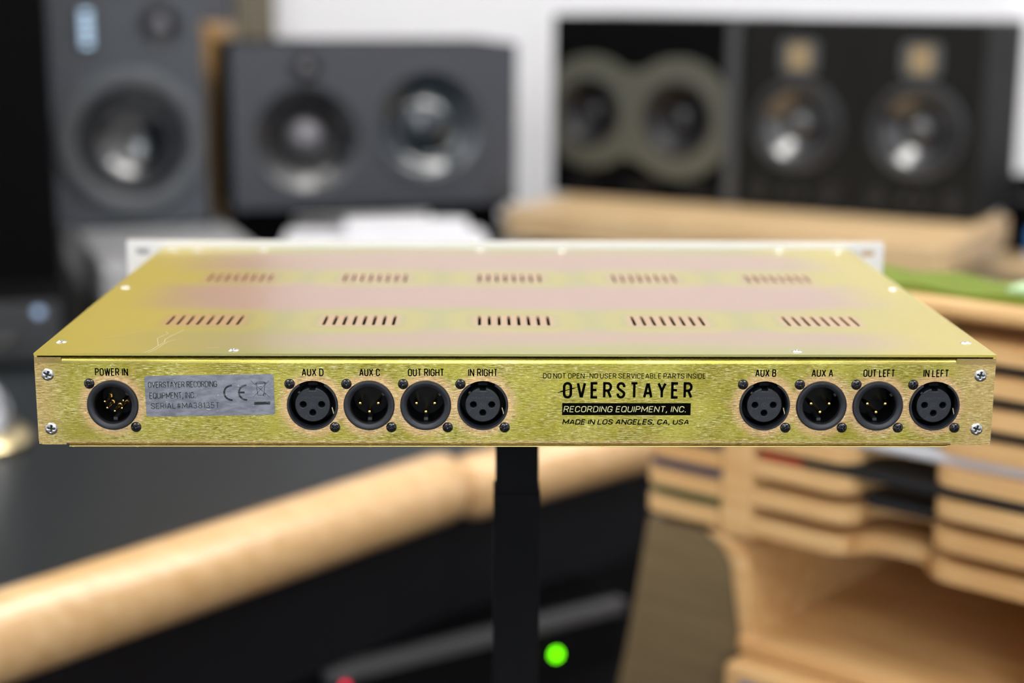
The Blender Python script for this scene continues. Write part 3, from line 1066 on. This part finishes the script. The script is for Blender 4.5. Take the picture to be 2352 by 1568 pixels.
    tag(pp, 'small mint green pad of paper lying on the green felt cloth', 'paper')
    # contents, from the top of the stack down
    flat_thing('folder', .024, .250, .012, .070, zs[6] + h, zs[6] + h + .009, M['black_folder'], 'black folder in the second tray slot from the top', 'folder')
    flat_thing('folder', .024, .250, .010, .070, zs[5] + h, zs[5] + h + .0095, M['black_folder'], 'black folder in the third tray slot from the top', 'folder')
    flat_thing('folder', .024, .250, .010, .070, zs[4] + h, zs[4] + h + .0095, M['black_folder'], 'black folder in the middle slot of the tray rack', 'folder')
    flat_thing('magazine', .024, .250, .010, .070, zs[3] + h, zs[3] + h + .0095, M['paper'], 'grey-white magazine showing in the notch above the black folder', 'magazine')
    flat_thing('folder', .060, .250, .005, .28, zs[2] + h, zs[2] + h + .0095, M['black_folder'], 'black folder under the magazine, its edge in the notch', 'folder')
    flat_thing('folder', .112, .168, .018, .28, zs[1] + h, zs[1] + h + .0105, M['black_folder'], 'small black folder in the notch of the second lowest tray', 'folder')
    flat_thing('folder', .020, .058, .005, .28, zs[2] + h, zs[2] + h + .006, M['red'], 'narrow red folder beside the left upright of the tray rack', 'folder')
    flat_thing('folder', -.088, -.018, .006, .11, -.2815 + h, -.2815 + h + .009, M['dkgreen'], 'dark green folder between the two lowest left trays', 'folder')
    flat_thing('book', -.088, -.018, .004, .11, -.2559 + h, -.2559 + h + .0105, M['navy'], 'navy blue book lying in the left tray column', 'book')
    flat_thing('book', -.088, -.018, .004, .11, -.2303 + h, -.2303 + h + .0105, M['navy'], 'navy blue book in the next left tray up, just under the unit', 'book')


tray_rack()

# ------------------------------------------------------------------ STAND UNDER THE UNIT
HU = .0435


def unit_stand():
    e = empty('equipment_stand', (.003, .132, 0))
    zt = ZU - HU - .0008
    MB().box(-.075, .075, -.05, .10, zt - .005, zt).build('top_plate', M['black_metal'], e, bevel=.001)
    MB().plate(rrect(-.0116, .0116, -.0116, .0116, .002, 3), [], zt - .005 - .02, 'xy', T((0, 0, zt - .005))).build('post', M['black_metal'], e)
    MB().plate(rrect(-.0126, .0126, -.0126, .0126, .002, 3), [], .50, 'xy', T((0, 0, zt - .06))).build('sleeve', M['black_metal'], e, bevel=.0006)
    MB().lathe([(0, 0), (.17, 0), (.17, .012), (.16, .018), (.03, .022), (0, .022)], 48, Matrix(((1, 0, 0, 0), (0, 0, -1, 0), (0, 1, 0, 0), (0, 0, 0, 1)))).build('base', M['black_metal'], e, smooth=True)
    tag(e, 'slim black square post stand holding the gold rack unit', 'stand')


unit_stand()


# ------------------------------------------------------------------ THE GOLD RACK UNIT
def in_cross(x, z, r):
    a, b = abs(x) / r, abs(z) / r
    return (a < .14 and b < .58) or (b < .14 and a < .58)


def cross_head(r, h, seg=40, rings=9, flat=False):
    """screw head seen from the front, dome height h, with a cross recess"""
    mb = MB()
    vs = [(0, 0, 0)]
    fs = []

    def height(x, z):
        q = math.hypot(x, z) / r
        y = -h * (1 - q ** (6 if flat else 2.4)) if q < 1 else 0
        a, b = abs(x) / r, abs(z) / r
        x2, z2 = (x + z) * .7071 / r, (x - z) * .7071 / r
        arm = .13
        inside = in_cross(x, z, r)
        if inside:
            y += min(r * .42, h * .85) * (1 - .35 * max(a, b) / .56)
        return y
    vs = [(0, height(0, 0), 0)]
    for k in range(1, rings + 1):
        rr = r * k / rings
        for i in range(seg):
            t = 2 * PI * i / seg + .0001
            x, z = rr * math.cos(t), rr * math.sin(t)
            vs.append((x, height(x, z), z))
    for i in range(seg):
        fs.append((0, 1 + i, 1 + (i + 1) % seg))
    for k in range(rings - 1):
        for i in range(seg):
            a = 1 + k * seg + i
            b = 1 + k * seg + (i + 1) % seg
            fs.append((a, b, b + seg, a + seg))
    mb.add(vs, fs)
    o = len(mb.v)
    mb.add([(r * math.cos(2 * PI * i / seg + .0001), y, r * math.sin(2 * PI * i / seg + .0001)) for y in (0, .0006) for i in range(seg)],
           [(i, (i + 1) % seg, seg + (i + 1) % seg, seg + i) for i in range(seg)])
    return mb


SCREW_MESH = {}


def screw(parent, loc, kind, rot=0.0, lay=False):
    if kind not in SCREW_MESH:
        mb, m = {'black': (cross_head(.0024, .0011), 'screw_black'), 'flat': (cross_head(.0029, .0006, flat=True), 'screw_steel'),
                 'lid': (cross_head(.0026, .0007, flat=False), 'screw_steel')}[kind]
        o = mb.build('screw', M[m], parent, smooth=True, angle=50)
        o.data.materials.append(M['recess'])
        for p in o.data.polygons:
            if in_cross(p.center.x, p.center.z, {'black': .0024, 'flat': .0029, 'lid': .0026}[kind]) and kind != 'black':
                p.material_index = 1
        SCREW_MESH[kind] = o.data
    else:
        o = bpy.data.objects.new('screw', SCREW_MESH[kind])
        COL.objects.link(o)
        o.parent = parent
    o.location = loc
    o.rotation_euler = (-PI / 2, 0, rot) if lay else (0, rot, 0)
    return o


def rack_unit():
    e = empty('rack_unit', (0, 0, ZU))
    W = .4368 / 2
    DP = .303
    # --- lid with the ten groups of eight vent slots
    holes = []
    for gx in (-.1535, -.077, -.0004, .0764, .153):
        for y0, y1 in ((.0645, .0870), (.1840, .2065)):
            for i in range(8):
                x = gx + (i - 3.5) * .00488
                holes.append(rrect(x - .0008, x + .0008, y0, y1, .0007, 2))
    MB().plate([(-W, .0010), (W, .0010), (W, DP), (-W, DP)], holes, .0011, 'xy').build('top_cover', M['lid'], e, bevel=.0)
    # small notch rivet at the lid's edge
    # --- rear panel
    xs = [(-W + .0002, W - .0002)]
    loop = [(-W + .0004, -.0042), (-W + .0004, -.0402)] + [(-W + .0004 + .0022 * (1 - math.cos(math.radians(a))), -.0402 - .0022 * math.sin(math.radians(a))) for a in range(15, 91, 15)]
    loop += [(-.2055, -.0424), (-.2055, -.0414), (.1995, -.0414), (.1995, -.0424)]
    loop += [(W - .0004 - .0022 * (1 - math.cos(math.radians(a))), -.0402 - .0022 * math.sin(math.radians(a))) for a in range(90, 14, -15)]
    loop += [(W - .0004, -.0402), (W - .0004, -.0016), (.2000, -.0016), (.1995, -.0042), (-.2055, -.0042), (-.2060, -.0016), (-W + .0004, -.0016)]
    mb = MB().plate(loop, [circ(x, XZ, .0114, 56) for x, _ in XLR], .0012)
    # bends along the top and the bottom
    n = 10
    for s, zc, sgn, r in ((0, -.0042, 1, .0024), (0, -.0414, -1, .0014)):
        vs, fs = [], []
        for x in (-.2064, .2004):
            for i in range(n + 1):
                a = math.radians(90 * i / n)
                vs.append((x, r * (1 - math.cos(a)), zc + sgn * r * math.sin(a)))
        for i in range(n):
            fs.append((i, i + 1, n + 2 + i, n + 1 + i))
        vs += [(-.2064, .012, zc + sgn * r), (.2004, .012, zc + sgn * r)]
        fs.append((n, 2 * n + 2, 2 * n + 3, 2 * n + 1))
        mb.add(vs, fs)
    rp = mb.build('rear_panel', M['gold'], e, smooth=True, angle=30)
    # --- sides, bottom plate, inner floor
    for s in (-1, 1):
        x0, x1 = sorted((s * (W - .0002), s * (W - .0014)))
        MB().box(x0, x1, .0013, DP, -.0424, -.0013).build('side_panel', M['gold_edge'], e)
    MB().box(-.2045, .1985, .0002, DP, -HU, -.0430).build('bottom_plate', M['gold_edge'], e, bevel=.0002)
    MB().box(-W + .002, W - .002, .030, DP - .002, -.0425, -.0400).build('circuit_board', M['dark_in'], e)
    MB().box(-W + .002, W - .002, .020, .0205, -.0398, -.0046).build('inner_screen', M['dark_in'], e)
    for i, x in enumerate((-.203, -.174, -.121, -.068, -.015, .038, .090, .142, .188)):
        MB().box(x, x + .0011, -.0001, .0012, -HU + .00003, -.04285).build('edge_tab', M['gold_edge'], e)
    # --- front panel with rack slots
    sl = [rrect(x - .0045, x + .0045, z - .0022, z + .0022, .0021) for x in (-.2315, .2315) for z in (-.0030, -.0335)]
    MB().plate(rrect(-.2413, .2413, -.0398, .0044, .0008, 2), sl, .003, mtx=T((0, DP + .0001, 0))).build('front_panel', M['panel'], e, bevel=.0004)
    # --- rubber foot glimpsed below
    for x, y in ((.022, .03), (-.13, .25), (.13, .25)):
        MB().box(x - .0040, x + .0040, y - .004, y + .004, -HU - .0022, -HU).build('foot', M['rubber'], e, bevel=.0006)
    # --- screws of the lid
    for x, y in ((-.2118, .0246), (-.2120, .1630), (.2116, .0262), (.2119, .1640), (-.1296, .0079), (.1281, .0074),
                 (-.2100, .2925), (-.1946, .2925), (-.1537, .2935), (-.0174, .2940), (.0341, .2940), (.1724, .2950), (.2099, .2945)):
        screw(e, (x, y, .00002), 'lid', random.uniform(0, 1.5), lay=True)
    for x, z in ((-.2123, -.0096), (-.2120, -.0349), (.2113, -.0094), (.2112, -.0347)):
        screw(e, (x, -.00005, z), 'flat', random.uniform(.1, .5))
    # --- the scratch left of the vents
    sc = MB()

    def scr(pts, wd):
        P = [Vector(p) for p in pts]
        for a, b in zip(P, P[1:]):
            nrm = Vector((-(b - a).y, (b - a).x)).normalized() * wd / 2
            sc.add([(a.x - nrm.x, a.y - nrm.y, .00003), (a.x + nrm.x, a.y + nrm.y, .00003), (b.x + nrm.x, b.y + nrm.y, .00003), (b.x - nrm.x, b.y - nrm.y, .00003)], [(0, 1, 2, 3)])
    scr([(-.1690, .0024), (-.1668, .0090), (-.1655, .0170), (-.1640, .0240), (-.1650, .0310), (-.1630, .0400), (-.1600, .0520)], .00035)
    scr([(-.1672, .0024), (-.1650, .0100), (-.1638, .0190), (-.1625, .0260), (-.1600, .0300)], .00030)
    scr([(-.1655, .0170), (-.1690, .0330), (-.1660, .0440), (-.1680, .0480)], .00028)
    scr([(-.1950, .0330), (-.1880, .0400), (-.1800, .0490)], .00022)
    scr([(-.1430, .0130), (-.1370, .0138)], .0003)
    sc.build('scratch', M['scratch'], e, label='pale scratches in the plating')

    # --- lettering on the rear panel
    lab = [('POWER IN', -.1910, -.1761), ('AUX D', -.0979, -.0880), ('AUX C', -.0719, -.0625), ('OUT RIGHT', -.0499, -.0335), ('IN RIGHT', -.0226, -.0092),
           ('AUX B', .1081, .1177), ('AUX A', .1338, .1437), ('OUT LEFT', .1575, .1720), ('IN LEFT', .1850, .1967)]
    for s, x0, x1 in lab:
        t = MB()
        text(t, s, x0, x1, -.0102, -.0066, .00052, gap=.50, space=.62)
        t.build('lettering', M['ink'], rp)
    t = MB()
    text(t, 'DO NOT OPEN * NO USER SERVICEABLE PARTS INSIDE', .0114, .0856, -.0111, -.0086, .00034, gap=.45, space=.42)
    t.build('lettering', M['ink'], rp)
    t = MB()
    text(t, 'OVERSTAYER', .0205, .0797, -.0205, -.0127, .00118, gap=.85, gw=.86)
    # arrow-like stroke through the first letter
    for q in ([(.0178, -.0178), (.0212, -.0168), (.0258, -.0159), (.0270, -.0156)],):
        P = q
        t.add([(.0177, -.00004, -.0179), (.0205, -.00004, -.0174), (.0202, -.00004, -.0167)], [(0, 1, 2)])
        t.add([(.0200, -.00004, -.0174), (.0248, -.00004, -.0161), (.0248, -.00004, -.0157), (.0200, -.00004, -.0169)], [(0, 1, 2, 3)])
        t.add([(.0240, -.00004, -.0162), (.0252, -.00004, -.0160), (.0275, -.00004, -.0152), (.0248, -.00004, -.0155)], [(0, 1, 2, 3)])
    t.build('lettering', M['ink'], rp)
    MB().add([(.0203, -.00003, -.0283), (.0791, -.00003, -.0283), (.0791, -.00003, -.0226), (.0203, -.00003, -.0226)], [(0, 1, 2, 3)]).build('printed_bar', M['ink'], rp)
    t = MB()
    text(t, 'RECORDING EQUIPMENT, INC.', .0209, .0769, -.0269, -.0240, .00034, y=-.00008, gap=.42, shear=.16, space=.55)
    t.build('lettering', M['gold_print'], rp)
    t = MB()
    text(t, 'MADE IN LOS ANGELES, CA, USA', .0204, .0784, -.0328, -.0302, .00050, gap=.40, shear=.22, space=.50)
    t.build('lettering', M['ink'], rp)

    # --- serial plate
    sp = empty('serial_plate', (-.1396, 0, -.0191), 0, e)
    sp.rotation_euler = (0, math.radians(-1.0), 0)
    MB().plate(rrect(-.0291, .0291, -.0095, .0095, .0012), [], .0006, mtx=T((0, -.0006, 0))).build('plate', M['alu'], sp, bevel=.00028)
    t = MB()
    X = lambda p: (p - 1190) / 37.7 / 1000
    Z = lambda p: (428 - p) / 37.7 / 1000
    yy = -.00065
    text(t, 'OVERSTAYER RECORDING', X(150), X(1325), Z(282), Z(172), .00034, y=yy, gap=.38, space=.55)
    text(t, 'EQUIPMENT, INC.', X(163), X(945), Z(475), Z(362), .00034, y=yy, gap=.38, space=.55)
    text(t, 'SERIAL#MA38135T', X(180), X(1345), Z(652), Z(548), .00028, y=yy, gap=.45)
    # CE mark
    for cx in (1545, 1795):
        ribbon(t, [(X(cx + 25 - 0) + 0.0035 * math.cos(math.radians(a)), Z(388) + .0034 * math.sin(math.radians(a))) for a in range(88, 273, 8)], .00085, yy)
    ribbon(t, [(X(1700), Z(385)), (X(1785), Z(385))], .00085, yy)
    # crossed-out bin
    def ln(*pts, w_=.00018):
        ribbon(t, [(X(a), Z(b)) for a, b in pts], w_, yy)
    ln((1895, 178), (2210, 475))
    ln((2212, 180), (1930, 470))
    ln((1990, 225), (2010, 440), (2110, 440), (2140, 225), w_=.00024)
    ln((1975, 235), (2010, 205), (2120, 205), (2155, 225), (1975, 235), w_=.0003)
    ln((2040, 285), (2080, 285), w_=.0004)
    ribbon(t, [(X(2120) + .0005 * math.cos(math.radians(a)), Z(428) + .0005 * math.sin(math.radians(a))) for a in range(0, 361, 30)], .0002, yy)
    ribbon(t, [(X(1940), Z(578)), (X(2215), Z(578))], .0014, yy)
    t.build('lettering', M['worn_ink'], sp)

    # --- connectors
    def connector(kind):
        c = empty('connector', (0, 0, 0), 0, e)
        r = .0116
        if kind == 'f':
            gap0, gap1 = 60, 121
            # outer ring, open at the top behind the release latch
            prof = [(.0113, .0008), (r, .0002), (r, -.0006), (.0113, -.0010), (.0107, -.0010), (.0104, -.0004), (.0103, .004)]
            vs, fs = [], []
            n = 60
            for i in range(n + 1):
                a = math.radians(gap1 + (360 - (gap1 - gap0)) * i / n)
                vs += [(q * math.cos(a), y, q * math.sin(a)) for q, y in prof]
            k = len(prof)
            for i in range(n):
                for j in range(k - 1):
                    fs.append((i * k + j, i * k + j + 1, (i + 1) * k + j + 1, (i + 1) * k + j))
            MB().add(vs, fs).build('housing', M['xlr'], c, smooth=True, angle=50)
            MB().lathe([(.0113, .0008), (.0105, .0012), (.0103, .013), (0, .013)], 48).build('socket_well', M['xlr_in'], c, smooth=True)
            pins = [(-.0043, .0001), (.0041, .0001), (0, -.0037)]
            key = [(-.0013, .0088), (-.0013, .0067), (.0013, .0067), (.0013, .0088)]
            out = [(.0080 * math.cos(math.radians(a)), .0080 * math.sin(math.radians(a))) for a in range(100, 441, 5)]
            out = [(.0013, .0067), (-.0013, .0067)] + out
            ins = MB().plate(out, [circ(x, z, .00145, 20) for x, z in pins], .011, mtx=T((0, .0004, 0)))
            ins.build('insert', M['xlr'], c, bevel=.00035, seg=2)
            MB().box(-.0024, .0024, .0030, .008, .0084, .0104).build('release_latch', M['xlr_in'], c, bevel=.0003)
            MB().lathe([(0, -.0004), (.0006, -.0002), (.0008, .0006)], 14, T((-.0060, .0004, .0057))).build('nub', M['xlr'], c, smooth=True)
            t2 = MB()
            text(t2, 'NEUTRIK', -.0050, .0048, .0029, .0039, .00014, y=.00030, gap=.5)
            ribbon(t2, [(.0014 * math.cos(math.radians(a)), -.0002 + .0014 * math.sin(math.radians(a))) for a in range(0, 361, 15)], .00016, .00030)
            text(t2, 'N', -.0006, .0006, -.0009, .0006, .00016, y=.00030)
            text(t2, '2', -.0064, -.0056, -.0032, -.0019, .00016, y=.00030)
            text(t2, '3', -.0033, -.0025, -.0061, -.0048, .00016, y=.00030)
            text(t2, '1', .0052, .0056, -.0028, -.0015, .00016, y=.00030)
            t2.build('moulded_lettering', M['mould'], c)
            MB().box(-.0002, .0002, .0004, .004, -.0021, .0021, T((.0093, 0, -.0032)) @ Matrix.Rotation(math.radians(-14), 4, 'Y')).build('contact_spring', M['latch'], c)
        else:
            MB().lathe([(.0113, .0008), (r, .0004), (r, -.0008), (.0112, -.0014), (.0104, -.0015), (.0090, -.0011), (.0087, -.0008), (.0085, -.0002), (.0084, .0012)], 64).build('housing', M['xlr'], c, smooth=True, angle=35)
            MB().lathe([(.0084, .0012), (.0083, .004), (.0081, .012), (.0080, .0152), (0, .0152)], 48).build('socket_well', M['xlr_in'], c, smooth=True)
            if kind == 'm':
                pins = [(-.0043, .0004), (.0041, .0004), (0, -.0036)]
                pr_ = .00105
            else:
                pins = [(-.0041, .0011), (-.0031, -.0019), (.0003, -.0034), (.0036, -.0020), (.0044, .0016)]
                pr_ = .00075
            for x, z in pins:
                MB().lathe([(0, .0014), (pr_ * .5, .0015), (pr_ * .85, .0020), (pr_, .0028), (pr_, .0120), ((pr_ * 1.55 if kind == 'five' else pr_), .0122), ((pr_ * 1.55 if kind == 'five' else pr_), .0146)], 16, T((x, 0, z))).build('pin', M['pin'], c, smooth=True, angle=50, label='gold contact pin')
            MB().box(-.0009, .0009, .004, .0145, -.0081, -.0068).build('key', M['surround'], c)
            MB().box(-.0006, .0004, .0012, .012, -.0008, .0006, Matrix.Rotation(math.radians(-38), 4, 'Y') @ T((.0081, 0, 0))).build('rib', M['xlr'], c)
        screw(c, (-.0102, -.0001, .0099), 'black', random.uniform(0, .8))
        screw(c, (.0100, -.0001, -.0104), 'black', random.uniform(0, .8))
        return c
    proto = {}
    for x, kind in XLR:
        if kind not in proto:
            proto[kind] = c = connector(kind)
        else:
            c = copy_tree(proto[kind], e)
            sc2 = [ch for ch in c.children if ch.name.startswith('screw')]
            for s2 in sc2:
                s2.rotation_euler = (0, random.uniform(0, 1.5), 0)
        c.location = (x, 0, XZ)
        c['label'] = {'f': 'black female socket with three round holes', 'm': 'black male socket with three gold pins', 'five': 'black round power socket with five gold pins'}[kind]
    tag(e, 'flat gold zinc-plated rack unit seen from the rear, with nine round black connectors', 'audio device')
    return e


rack_unit()
